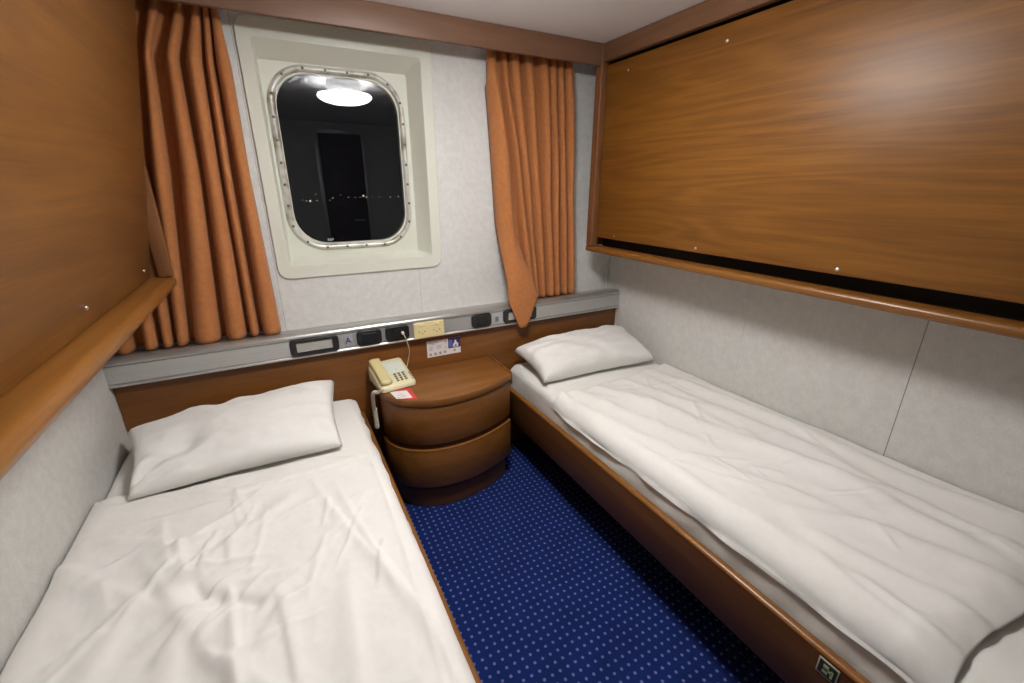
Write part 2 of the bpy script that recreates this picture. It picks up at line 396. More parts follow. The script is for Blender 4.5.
# ------------------------------------------------------------------ headboard and aluminium service rail
hb = MB().box(.001, W - .001, .022, YW - .001, Z0 + .001, .908, .003)
prop(obj('headboard', hb, 'wood_x', org=(W / 2, .07, Z0)), 'long brown wooden headboard panel running below the aluminium rail', 'headboard')
rail = thing('service_rail', (W / 2, .06, .905), 'long brushed aluminium rail with sockets and lamps, above the headboard', 'rail')
obj('rail_body', MB().extrude_x([(YW - .001, .909), (.004, .909), (-.004, .912), (-.005, .918), (-.002, .922), (.003, .923), (.003, .9245), (-.001, .9255), (-.001, .988), (.004, .989), (.004, .992), (YW - .001, .992)], .001, W - .001), 'alu', rail, angle=30)
cap = [(YW - .001, .9925), (.003, .9925), (-.002, .993)]
for k in range(11):
    q = math.radians(9 * k); cap.append((.024 - .027 * math.cos(q), .995 + .0215 * math.sin(q)))
cap += [(.045, 1.0125), (YW - .001, .999)]
obj('rail_cap', MB().extrude_x(cap, .001, W - .001), 'alu_cap', rail, angle=40)
YF = -.001
def letter(s, x, z, wd_, ht_, sz_):
    p = obj('letter_plate', MB().box(x - wd_, x + wd_, YF - .0016, YF, z - ht_, z + ht_, .0006), 'letter_plate', rail)
    text('letter', s, sz_, (x, YF - .0021, z), RX, 'letter', p)
letter('A', .803, .955, .018, .024, .040); letter('B', 1.510, .951, .012, .015, .030)
def rr_block(x0, x1, z0, z1, r, y0, y1, bev=.002):
    return MB().loft([rrect(x0, x1, z0, z1, r, y1), rrect(x0, x1, z0, z1, r, y0 + bev), rrect(x0 + bev, x1 - bev, z0 + bev, z1 - bev, r - bev, y0)], True, True)
def frame_block(x0, x1, z0, z1, r, bx, bz, y0, y1):
    o = lambda d, y: rrect(x0 + d, x1 - d, z0 + d, z1 - d, r - d, y)
    i = lambda y: rrect(x0 + bx, x1 - bx, z0 + bz, z1 - bz, .004, y)
    return MB().loft([o(0, y1), o(0, y0 + .003), o(.003, y0), i(y0), i(y1)])
def reading_light(x0, x1, label):
    t = thing('reading_light', ((x0 + x1) / 2, YF, .93), label, 'lamp', 'reading lights on the aluminium rail')
    obj('lamp_frame', frame_block(x0, x1, .9245, .9925, .016, .024, .012, YF - .012, YF), 'black', t)
    obj('lamp_lens', rr_block(x0 + .0235, x1 - .0235, .938, .9785, .004, YF - .008, YF, .002), 'lens', t)
    return t
reading_light(.578, .764, 'black framed reading light left of the letter A on the aluminium rail')
reading_light(1.546, 1.735, 'black framed reading light half hidden by the hanging curtain tip')
def socket(x0, x1, label, kind, group='black sockets on the aluminium rail'):
    t = thing('wall_socket', ((x0 + x1) / 2, YF, .93), label, 'socket', group); cx, cz = (x0 + x1) / 2, .958
    obj('socket_plate', rr_block(x0, x1,   .9245, .9925, .018, YF - .011, YF, .004), 'black', t)
    if kind == 'round':
        mb = MB().lathe(0, 0, [(.024, 0), (.024, .006), (.0205, .007), (.0195, .002), (.0002, .0015)], 28); mb.xform(Matrix.Translation((cx, YF - .011, cz)) @ Matrix.Rotation(math.pi / 2, 4, 'X'))
        obj('socket_well', mb, 'black2', t)
    else:
        obj('socket_cover', rr_block(cx - .032, cx + .032, cz - .022, cz + .022, .006, YF - .015, YF - .0105, .002), 'black2', t)
        obj('cover_tab', MB().box(cx - .018, cx + .018, YF - .0175, YF - .0145, cz - .016, cz - .011, .001), 'black', t)
    return t
socket(.838, .943, 'black socket with a flat cover, right next to the letter A', 'flat')
socket(.960, 1.066, 'black round-welled socket with a white cord plugged in, left of the cream socket', 'round')
socket(1.373, 1.478, 'black socket left of the letter B, closest to the right bed', 'flat')
t = thing('wall_socket', (1.158, YF, .93), 'cream yellow double socket in the middle of the aluminium rail', 'socket')
obj('socket_plate', rr_block(1.086, 1.230, .917, .9915, .004, YF - .012, YF, .002), 'cream', t)
for cx in (1.123, 1.193):
    mb = MB()
    for k in range(3):
        a = math.radians(200 + 70 * k); mb.box(cx + .014 * math.cos(a) - .0035, cx + .014 * math.cos(a) + .0035, YF - .0128, YF - .0115, .955 + .014 * math.sin(a) - .002, .955 + .014 * math.sin(a) + .002)
    obj('pin_slot', mb, flat('slot_brown', (.25, .19, .08), .6) if cx < 1.15 else bpy.data.materials['slot_brown'], t, smooth=False)
    obj('rocker_switch', MB().box(cx - .012, cx + .012, YF - .0145, YF - .0115, .973, .984, .001), 'cream', t)

# thin white cord from the round socket to behind the phone
def bez(pts, n=24):
    """Catmull-Rom curve through points."""
    P = [Vector(p) for p in pts]; P = [P[0] * 2 - P[1]] + P + [P[-1] * 2 - P[-2]]; out = []
    for i in range(1, len(P) - 2):
        for k in range(n):
            t = k / n; a, b, c, d_ = P[i - 1:i + 3]
            out.append(.5 * ((2 * b) + (c - a) * t + (2 * a - 5 * b + 4 * c - d_) * t * t + (3 * b - a - 3 * c + d_) * t ** 3))
    out.append(P[-2]); return out
cd = thing('phone_cable', (1.033, -.01, .957), 'thin white cable hanging from the black round socket down behind the phone', 'cable')
obj('plug', MB().tube([(1.033, YF - .006, .960), (1.033, YF - .024, .960), (1.034, YF - .028, .956)], lambda t: .0075 - .002 * t, 12), 'cord', cd)
obj('wire', MB().tube(bez([(1.034, -.027, .958), (1.041, -.032, .938), (1.052, -.020, .900), (1.060, -.004, .866), (1.058, .010, .830), (1.047, .014, .785), (1.036, .014, .7605)]), .0021, 6), 'cord', cd)

# information sticker on the headboard
st = thing('information_sticker', (1.234, .022, .80), 'small white and blue information sticker on the headboard above the nightstand', 'sticker')
Y2 = .0215
sx0, sx1, sz0, sz1 = 1.150, 1.320, .803, .885
obj('sticker_paper', MB().box(sx0, sx1, Y2 - .0008, Y2 + .0004, sz0, sz1), 'paper', st, smooth=False)
obj('blue_block', MB().box(1.256, 1.318, Y2 - .0014, Y2 - .0007, .833, .8845), 'blue', st, smooth=False)
obj('blue_strip', MB().box(1.258, 1.278, Y2 - .0018, Y2 - .0013, .838, .876), 'blue2', st, smooth=False)
obj('maroon_edge', MB().box(1.3125, 1.3195, Y2 - .0019, Y2 - .0014, .836, .8845), 'maroon', st, smooth=False)
obj('white_emblem', MB().loft([[(x, y, z) for x, z in ((1.281, .838), (1.307, .836), (1.309, .853), (1.300, .860), (1.297, .871), (1.290, .873), (1.288, .861), (1.281, .852))] for y in (Y2 - .0018, Y2 - .0013)], True, True), 'paper', st, smooth=False)
obj('emblem_dot', MB().box(1.2905, 1.2985, Y2 - .0022, Y2 - .0017, .840, .848), 'blue', st, smooth=False)
for k in range(4): obj('icon', MB().box(1.160 + .0242 * k, 1.172 + .0242 * k, Y2 - .0013, Y2 - .0007, .810 + .001 * k, .822 + .001 * k), 'grey_print', st, smooth=False)
obj('icon', MB().box(1.238, 1.249, Y2 - .0013, Y2 - .0007, .868, .878), 'grey_print', st, smooth=False); obj('icon', MB().box(1.282, 1.294, Y2 - .0013, Y2 - .0007, .815, .825), 'grey_print', st, smooth=False)
mb = MB()
for (x, z, l) in ((1.160, .873, .045), (1.172, .866, .018), (1.160, .856, .022), (1.160, .850, .020), (1.160, .844, .022), (1.160, .838, .019), (1.196, .858, .030), (1.196, .851, .027), (1.196, .844, .024), (1.238, .860, .012), (1.238, .848, .012), (1.238, .838, .012)):
    mb.box(x, x + l, Y2 - .0012, Y2 - .0007, z - .0011, z + .0011)
obj('printed_lines', mb, 'grey_print', st, smooth=False)

# ------------------------------------------------------------------ nightstand
arc = [(.886, -.100), (.890, -.145), (.906, -.195), (.945, -.255), (1.017, -.304), (1.100, -.328), (1.200, -.330), (1.290, -.314), (1.380, -.282), (1.440, -.252), (1.466, -.235)]
curve = [(p.x, p.y) for p in bez([(x, y, 0) for x, y in arc], 5)]
full = [(.886, .020)] + curve + [(1.466, .020)]
front = [(.886, -.098)] + curve + [(1.466, -.098)]
front = front[:1] + front[2:]
ns = thing('nightstand', (1.18, -.14, Z0), 'curved front wooden nightstand with two drawers between the beds', 'nightstand')
obj('carcass', MB().prism_z(offset(full, -.014), .305, .720, .002), 'dark_wood', ns)
obj('top', MB().prism_z(offset(full, .001), .7225, .755, .004), 'wood_ns', ns, angle=40)
obj('side_panel', MB().box(1.4675, 1.4755, -.232, .020, .700, .7605, .002), 'wood_ns', ns)
dn = obj('drawer', MB().prism_z(offset(front, -.005), .541, .7185, .003), 'wood_ns', ns, angle=40)
dl = obj('drawer', MB().prism_z(offset(front, -.002), .325, .513, .003), 'wood_ns', ns, angle=40)
lip = []
for a, b in ((0, .5135), (-.008, .5165), (-.014, .514)): pass
obj('drawer_lip', MB().loft([[(x, y, z) for x, y in offset(front, d_)] for d_, z in ((-.0014, .508), (-.0014, .5135), (-.005, .5150), (-.016, .5150))]), 'wood_edge', dl, angle=40)
obj('plinth', MB().prism_z(offset(full, -.030), Z0 + .001, .324, .002), 'wood_ns', ns)

# ------------------------------------------------------------------ telephone
tp = thing('telephone', (.965, -.08, .756), 'ivory push-button desk telephone on the left of the nightstand', 'telephone')
# phone frame: u along the front edge, v from front to back along the sloping face
ang = math.atan2(.038, .151)
PM = Matrix.Translation((.889, -.172, .756)) @ Matrix.Rotation(ang * .55, 4, 'Z')
wd, dp = .156, .168
def face(u, v, h=0):       # sloping top face, h above it
    return (u, v, .022 + .066 * (v / dp) + h)
def wedge():
    L = []
    for ins, k in ((.006, 0), (0, .12), (0, .75), (.004, .93), (.012, 1.0)):
        pts = []
        r = .014
        for cx, cy, a in ((wd - ins - r, dp - ins - r, 0), (ins + r, dp - ins - r, 90), (ins + r, ins + r, 180), (wd - ins - r, ins + r, 270)):
            for q in range(6):
                t = math.radians(a + 18 * q); x = cx + r * math.cos(t); y = cy + r * math.sin(t); pts.append((x, y, .001 + (face(x, y)[2] - .001) * k))
        L.append(pts)
    return MB().loft(L, True, True)
obj('base', wedge().xform(PM), 'ivory', tp, angle=45)
sl_ = math.atan2(.066, dp)
def on_face(u0, u1, v0, v1, h0, h1, bev=.001):
    mb = MB().box(u0, u1, 0, (v1 - v0) / math.cos(sl_), 0, h1 - h0, bev)
    return mb.xform(PM @ Matrix.Translation(face(0, v0, h0)) @ Matrix.Rotation(sl_, 4, 'X'))
obj('label_panel', on_face(.058, .140, .072, .140, -.0005, .0012, .0005), 'panel', tp)
obj('emblem_dot', on_face(.0985, .1025, .086, .089, .001, .0017, .0003), 'key', tp)
for r_ in range(4):
    for c_ in range(3):
        u = .078 + .0185 * c_; v = .022 + .0125 * r_
        obj('key', on_face(u, u + .0105, v, v + .0075, -.0005, .003, .001), 'key', tp)
for k in range(4): obj('memory_key', on_face(.1435, .1500, .018 + .0115 * k, .0225 + .0115 * k, -.0005, .0025, .0007), 'key', tp)
# handset lying in its cradle along the left side: fat ends, slimmer waist
Lh = []
for k in range(25):
    t = k / 24; v = .008 + .150 * t; u = .030 - .001 * t
    e = abs(2 * t - 1); hw = .0228 + .0030 * e ** 3; hh = .0115 - .002 * (1 - e ** 2)
    endk = min(1, math.sqrt(max(0, 1 - max(0, (e - .86) / .14) ** 2)) + .12)
    pts = []
    for q in range(16):
        a = 2 * math.pi * q / 16; cu, sn = math.cos(a), math.sin(a)
        x = u + hw * endk * math.copysign(abs(cu) ** .7, cu); zz = .009 - .004 * (1 - e ** 2) * .0 + hh * endk * math.copysign(abs(sn) ** .75, sn)
        pts.append(tuple(PM @ Vector(face(x, v, zz + .003))))
    Lh.append(pts)
hs = obj('handset', MB().loft(Lh, True, True), 'handset', tp, angle=180)
mc = MB()   # coiled cord: loop hanging in the gap on the left of the nightstand
path = bez([tuple(PM @ Vector((.010, .002, .022))), (.874, -.172, .770), (.863, -.130, .752), (.861, -.098, .715), (.861, -.094, .66), (.860, -.104, .618), (.859, -.118, .592), (.859, -.134, .588), (.859, -.143, .602), (.860, -.133, .640), (.862, -.120, .680)], 40)
acc_ = 0; coil = []
for i in range(len(path) - 1):
    p = path[i]; t = (path[i + 1] - p); acc_ += t.length; t.normalize()
    a = t.cross(Vector((1, .1, .05))).normalized(); b = t.cross(a); rr = .0068 * min(1, i / 30)
    ph = acc_ / .0062 * 2 * math.pi
    coil.append(p)
fine = []
for i in range(len(coil) - 1):
    for s in range(3): fine.append(coil[i].lerp(coil[i + 1], s / 3))
acc_ = 0; cc = []
for i in range(len(fine) - 1):
    t = fine[i + 1] - fine[i]; acc_ += t.length; t.normalize()
    a = t.cross(Vector((.2, 1, .3))).normalized(); b = t.cross(a)
    rr = .0066 * min(1, i / 140); ph = acc_ / .0075 * 2 * math.pi
    cc.append(fine[i] + rr * (a * math.cos(ph) + b * math.sin(ph)))
obj('coiled_cord', MB().tube(cc, .0021, 5), 'cord', tp, angle=180)

# cards in front of the phone
def plate(name, corners, z0, z1, mat, label, cat, parent=None):
    c = sum((Vector((x, y, 0)) for x, y in corners), Vector()) / len(corners)
    o = obj(name, MB().loft([[(x, y, z) for x, y in corners] for z in (z0, z1)], True, True), mat, smooth=False, org=(c.x, c.y, z0))
    return prop(o, label, cat)
plate('red_card', [(.935, -.243), (1.008, -.287), (1.012, -.166), (.943, -.150)], .7553, .7561, 'red', 'red card lying under the white card in front of the telephone', 'card')
pc = thing('white_card', (.957, -.215, .7562), 'small white card on top of the red card on the nightstand', 'card')
Lc = []
for zz in (.7563, .7575): Lc.append([(.920, -.180, zz + .004), (.932, -.243, zz), (.993, -.262, zz), (.989, -.184, zz), (.935, -.174, zz + .002)])
obj('card_paper', MB().loft(Lc, True, True), 'paper', pc, smooth=False)
mb = MB()
for k in range(3): mb.box(.938, .975 - .006 * k, -.236 + .016 * k, -.234 + .016 * k, .7574, .7582)
obj('printed_lines', mb, 'grey_print', pc, smooth=False)

# ------------------------------------------------------------------ beds
YF0, YF1 = -1.96, .012      # foot and head of the beds
def bed(side):
    R_ = side > 0
    xo = 1.534 if R_ else .8324; xi = W - .003 if R_ else .003
    t = thing('bed_frame', ((xo + xi) / 2, -.97, Z0), 'brown wooden bed frame on the right with a small badge at the foot' if R_ else 'brown wooden bed frame on the left beside the telephone cord', 'bed', 'wooden bed frames')
    s = 1 if R_ else -1
    lo, hi = sorted((xo, xo + s * .024))
    sb = obj('side_board', MB().box(lo, hi, YF0, .018, .427, .592, .002), 'wood_bed_shaded', t)
    pr = []
    for k in range(13):
        a = math.radians(15 * k); pr.append(((lo + hi) / 2 + .0135 * math.cos(a), .592 + .0100 * math.sin(a)))
    obj('edge_lipping', MB().extrude_y(pr, YF0, .018), 'wood_edge', sb)
    lo2, hi2 = sorted((xo + s * .024, xi))
    obj('base_board', MB().box(lo2, hi2, YF0 + .002, .018, .470, .500), 'dark_wood', t, smooth=False)
    p0, p1 = sorted((xo + s * .34, xi - s * .06))
    obj('plinth', MB().box(p0, p1, YF0 + .2, -.10, Z0 + .001, .470), 'dark_wood', t, smooth=False)
    l2, h2 = sorted((xo, xi))
    obj('foot_board', MB().box(l2, h2, YF0 - .024, YF0 + .001, .427, .600, .003), 'wood_x', t)
    return t
BR = bed(1); BL = bed(-1)
# badge
bx = 1.5335
bd = obj('badge', MB().box(bx - .0015, bx + .0005, -1.642, -1.600, .541, .585, .0005), 'badge_edge', BR); bd['label'] = 'small pale green badge'
obj('badge_field', MB().box(bx - .0020, bx - .0013, -1.639, -1.603, .5445, .5815), 'badge_dark', bd, smooth=False)
mb = MB()
mb.box(bx - .0026, bx - .0018, -1.623, -1.612, .551, .575); mb.box(bx - .0026, bx - .0018, -1.631, -1.612, .560, .566); mb.box(bx - .0026, bx - .0018, -1.633, -1.628, .549, .570)
obj('badge_mark', mb, 'badge', bd, smooth=False)

def fbm(x, y, s, o=3, seed=0.):
    return noise.fractal(Vector((x * s, y * s, seed)), .9, 2.0, o)
def crease(x, y, c):
    """Signed height of one soft fold from (x0,y0) to (x1,y1): steep on one side, gentle on the other."""
    x0, y0, x1, y1, w_, h_ = c[:6]
    dx, dy = x1 - x0, y1 - y0; l = math.hypot(dx, dy); u = ((x - x0) * dx + (y - y0) * dy) / (l * l); d_ = ((x - x0) * dy - (y - y0) * dx) / l
    if u < -.4 or u > 1.4 or abs(d_) > w_ * 3 + .012 * l + .01: return 0
    d_ += .012 * math.sin(u * 3.1 + x0 * 17) * l
    e = 1.0
    if u < 0: e = max(0, 1 + u / .4)
    elif u > 1: e = max(0, 1 - (u - 1) / .4)
    e = e * e * (3 - 2 * e)
    ww = w_ * (1.0 if d_ > 0 else c[6] if len(c) > 6 else .5)
    return h_ * e * math.exp(-(d_ / ww) ** 2)

def mattress(R_):
    x0, x1 = (1.574, W - .004) if R_ else (.004, .8045)
    y0, y1 = YF0 + .004, .008; z0, z1 = .501, .700; r = .045
    mb = MB(); nx, ny, nz = 34, 80, 8
    ix0, ix1, iy0, iy1, iz0, iz1 = x0 + r, x1 - r, y0 + r, y1 - r, z0 + r, z1 - r
    def pt(x, y, z):
        p = Vector((x, y, z)); q = Vector((min(max(x, ix0), ix1), min(max(y, iy0), iy1), min(max(z, iz0), iz1))); d_ = p - q
        if d_.length > 1e-9:
            # pull the cube corner on to the rounded edge
            m_ = max(abs(d_.x), abs(d_.y), abs(d_.z)); d_ = d_.normalized() * min(r, m_)
        n_ = d_.normalized() if d_.length > 1e-9 else Vector((0, 0, 1))
        p = q + d_
        k = .0035 * fbm(x * 1.0, y * .6, 9, 3, z * 6 + (3 if R_ else 8)) + .0035 * math.sin(30 * z + 30 * x + 34 * y + 7 * fbm(x, y, 4, 2)) * (1 if z < z1 - .002 else .2)
        if p.x > W - .03 or p.x < .03 or p.z < .56: k = min(k, 0)
        return p + n_ * k
    def lin(a, b, n): return [a + (b - a) * (i / n) for i in range(n + 1)]
    def edge(a, b, n):     # denser at both ends
        return [a + r * i / 5 for i in range(5)] + lin(a + r, b - r, n) + [b - r + r * (i + 1) / 5 for i in range(5)]
    X, Y, Zs = edge(x0, x1, 24), edge(y0, y1, 60), edge(z0, z1, 4)
    def grid(A, B, f):
        n, m_ = len(A), len(B)
        mb.add([f(a, b) for a in A for b in B], [(i * m_ + j, (i + 1) * m_ + j, (i + 1) * m_ + j + 1, i * m_ + j + 1) for i in range(n - 1) for j in range(m_ - 1)])
    grid(X, Y, lambda a, b: pt(a, b, z1)); grid(X, Y, lambda a, b: pt(a, b, z0))
    grid(X, Zs, lambda a, b: pt(a, y0, b)); grid(X, Zs, lambda a, b: pt(a, y1, b))
    grid(Y, Zs, lambda a, b: pt(x0, a, b)); grid(Y, Zs, lambda a, b: pt(x1, a, b))
    o = obj('mattress', mb, 'sheet', org=((x0 + x1) / 2, (y0 + y1) / 2, z0), angle=180)
    bm = bmesh.new(); bm.from_mesh(o.data); bmesh.ops.remove_doubles(bm, verts=bm.verts[:], dist=.0004); bmesh.ops.recalc_face_normals(bm, faces=bm.faces[:]); bm.to_mesh(o.data); bm.free(); o.data.shade_smooth()
    return prop(o, 'mattress in a white fitted sheet on the right bed, by the seamed wall' if R_ else 'mattress in a white fitted sheet on the left bed', 'mattress', 'mattresses on the beds')
mattress(True); mattress(False)

random.seed(11)
CR_L = [(.193, -.578, .655, -.576, .030, .007), (.274, -.715, .443, -.602, .022, .008), (.582, -.878, .545, -1.0, .012, .004), (.594, -.634, .687, -1.001, .016, .004),
        (.370, -.921, .254, -.994, .022, .007), (.386, -.97, .408, -1.156, .018, .008), (.333, -.99, .278, -1.048, .018, .006), (.268, -.746, .293, -.866, .022, .009),
        (.657, -.716, .708, -1.058, .014, .004), (.491, -.673, .308, -.846, .030, .009), (.52, -1.014, .446, -1.096, .022, .006), (.211, -.627, .245, -.782, .020, .005),
        (.714, -1.031, .767, -1.308, .016, .004), (.02, -.675, .209, -.876, .030, .006), (.508, -1.209, .482, -1.02, .020, .006), (.400, -1.151, .221, -.799, .040, .008),
        (.30, -.87, .33, -.93, .03, -.012), (.36, -.95, .43, -.99, .03, -.012), (.10, -.62, .24, -.70, .02, .004), (.56, -.70, .36, -.80, .02, .006), (.62, -1.1, .60, -1.5, .03, .006), (.18, -.95, .14, -1.3, .04, .006), (.30, -1.05, .29, -1.4, .03, .006)]
CR_R = [(1.603, -.596, 1.737, -1.139, .030, .006), (1.885, -.689, 1.998, -1.373, .035, .010), (1.955, -1.148, 2.03, -1.447, .030, .010), (1.998, -1.373, 1.998, -1.646, .030, .009),
        (1.636, -1.531, 1.601, -1.699, .022, .010), (1.60, -.921, 1.632, -1.342, .026, .006), (2.16, -.51, 2.20, -.966, .03, .008), (2.20, -.966, 2.19, -1.363, .035, .010),
        (2.17, -1.363, 2.20, -1.666, .035, .010), (1.756, -1.381, 1.853, -1.526, .028, .008), (1.66, -1.60, 1.65, -1.76, .018, .008), (1.853, -1.526, 1.928, -1.755, .030, .012),
        (1.994, -.857, 1.992, -1.24, .03, .007), (1.70, -.50, 1.80, -.95, .03, .006), (1.80, -.46, 1.90, -.80, .025, .006), (1.95, -.45, 2.06, -.9, .03, .007), (2.08, -.6, 2.10, -1.2, .03, .008), (1.75, -1.1, 1.83, -1.4, .03, .007), (1.72, -1.50, 1.76, -1.75, .025, .010), (2.08, -1.35, 2.06, -1.75, .03, .010)]
for _ in range(16):
    x = random.uniform(.06, .74); y = random.uniform(-1.8, -.55); a = random.uniform(-2.4, -.7); l = random.uniform(.08, .25)
    CR_L.append((x, y, x + l * math.cos(a), y + l * math.sin(a), random.uniform(.012, .028), random.uniform(.002, .005)))
for _ in range(20):
    x = random.uniform(1.62, 2.24); y = random.uniform(-1.7, -.5); a = random.uniform(-2.3, -.7); l = random.uniform(.10, .35)
    CR_R.append((x, y, x + l * math.cos(a), y + l * math.sin(a), random.uniform(.025, .05), random.uniform(.0015, .004), .8))
for _ in range(46):
    x = random.uniform(1.60, 2.24); y = random.uniform(-1.76, -.48); a = random.choice((random.uniform(-2.2, -1.0), random.uniform(-.8, -.2))); l = random.uniform(.04, .14)
    CR_R.append((x, y, x + l * math.cos(a), y + l * math.sin(a), random.uniform(.009, .018), random.uniform(.0012, .0030), .6))
CR_R = [c if len(c) > 6 else (*c[:4], c[4] * 1.15, c[5] * .85, .75) for c in CR_R]
random.seed(23)
for _ in range(34):
    x = random.gauss(.34, .16); y = random.gauss(-.86, .17); a = random.choice((random.uniform(.5, 1.1), random.uniform(1.2, 2.0), random.uniform(-.2, .5))); l = random.uniform(.05, .16)
    if .05 < x < .74 and y < -.58: CR_L.append((x, y, x + l * math.cos(a), y + l * math.sin(a), random.uniform(.008, .016), random.uniform(.002, .0042)))
CR_L += [(.762, -.57, .745, -1.35, .007, .0022, 1), (.40, -.55, .72, -.53, .015, .005), (.12, -.47, .40, -.53, .02, .005), (.30, -.70, .36, -.63, .010, .005), (.34, -.72, .30, -.82, .010, .005), (.42, -.66, .38, -.80, .012, .004), (.25, -.80, .20, -.90, .012, .005), (.45, -.72, .43, -.86, .010, .003)]

def duvet(R_):
    mb = MB(); NY = 330
    y1a, y1b = (-.455, -.40) if R_ else (-.385, -.515)      # head edge, at the low-x and the high-x side
    y0 = -1.785 if R_ else -1.90
    if R_: xw, xe, s = W - .006, 1.568, -1     # wall side, aisle edge
    else: xw, xe, s = .006, .800, 1
    wid = abs(xe - xw); r = .062 if R_ else .035
    drop = .074
    flat_n, arc_n, drop_n = 170, 8, 8
    rows = []
    for j in range(NY + 1):
        tj = j / NY; row = []
        for i in range(flat_n + arc_n + drop_n + 1):
            # plan position across
            if i <= flat_n: q = (wid - r) * i / flat_n; x = xw + s * q; z = 0; nx, nz = 0, 1
            elif i <= flat_n + arc_n:
                a = (i - flat_n) / arc_n * math.pi / 2; x = xw + s * (wid - r + r * math.sin(a)); z = -r + r * math.cos(a); nx, nz = s * math.sin(a), math.cos(a)
            else: x = xe; z = -r - (drop - r) * (i - flat_n - arc_n) / drop_n; nx, nz = s, 0
            u = (x - min(xw, xe)) / wid
            ya = y1a + (y1b - y1a) * u + .010 * math.sin(u * 7 + (1 if R_ else 3)) + .006 * math.sin(u * 19)
            y = y0 + (ya - y0) * tj + (0 if tj > .5 else .012 * math.sin(u * 9) * (1 - 2 * tj))
            foot = min(1, max(0, (-.5 - y) / 1.2))
            base = .716 + (.034 * foot * (0.4 + .6 * max(0, 1 - abs(u - .75) * 1.2)) if R_ else .010 * foot)
            if R_: base -= .008 * (1 - foot)
            if not R_: base += .012 * math.exp(-((u - .15) / .12) ** 2) * foot
            h = 0
            for c in (CR_R if R_ else CR_L): h += crease(x, y, c) * (1.12 if R_ else 1.45)
            h += .006 * fbm(x, y * .7, 4.5, 3, 2.3 if R_ else 5.1) + (.0012 if R_ else .0020) * fbm(x, y, 17, 3, 7.7)
            edge_ = min(1, (ya - y) / .05 + .15); foot_e = min(1, (y - y0) / .06 + .1)
            if i > flat_n + arc_n:
                k = (i - flat_n - arc_n) / drop_n
                h = .0025 * k * math.sin(y * 17 + 2 * math.sin(y * 5)) + .0012 * k * math.sin(y * 43 + 1.3) + .003 * k
                h = h if R_ else min(0, h) * .3
            elif i > flat_n: h *= 1 - .7 * (i - flat_n) / arc_n; h = h if R_ else min(h, .003)
            px = x + nx * h; pz = base + z + nz * h
            if tj > .985: pz -= .004 * ((tj - .985) / .015) ** 2
            if tj < .06: pz -= .022 * (1 - tj / .06) ** 2
            if i <= flat_n:
                wq = min(1, q / .05); pz -= (1 - wq) ** 2 * .012
                pz = max(pz, .7055)
            if R_ and i > flat_n: pz += .022 * max(0, 1 - abs(y + .43) / .10)
            if px > W - .004: px = W - .004
            row.append((px, y, pz))
        rows.append(row)
    n = len(rows[0])
    # second skin below so that the quilt has its own thickness
    th = .0065
    mb.add([p for r_ in rows for p in r_], [(j * n + i, j * n + i + 1, (j + 1) * n + i + 1, (j + 1) * n + i) for j in range(NY) for i in range(n - 1)])
    o = obj('duvet', mb, 'duvet', org=((xw + xe) / 2, (y0 + y1a) / 2, .70), angle=180, fix=False)
    md = o.modifiers.new('thickness', 'SOLIDIFY'); md.thickness = th; md.offset = 1 if not R_ else -1
    md.offset = -1
    # orient faces upward
    if o.data.polygons[n * 40 + 60].normal.z < 0: o.data.flip_normals()
    return prop(o, 'white cotton duvet spread on the right bed, hem falling over the side board' if R_ else 'creased white cotton duvet spread over the left bed', 'duvet', 'white duvets on the beds')
duvet(True); duvet(False)

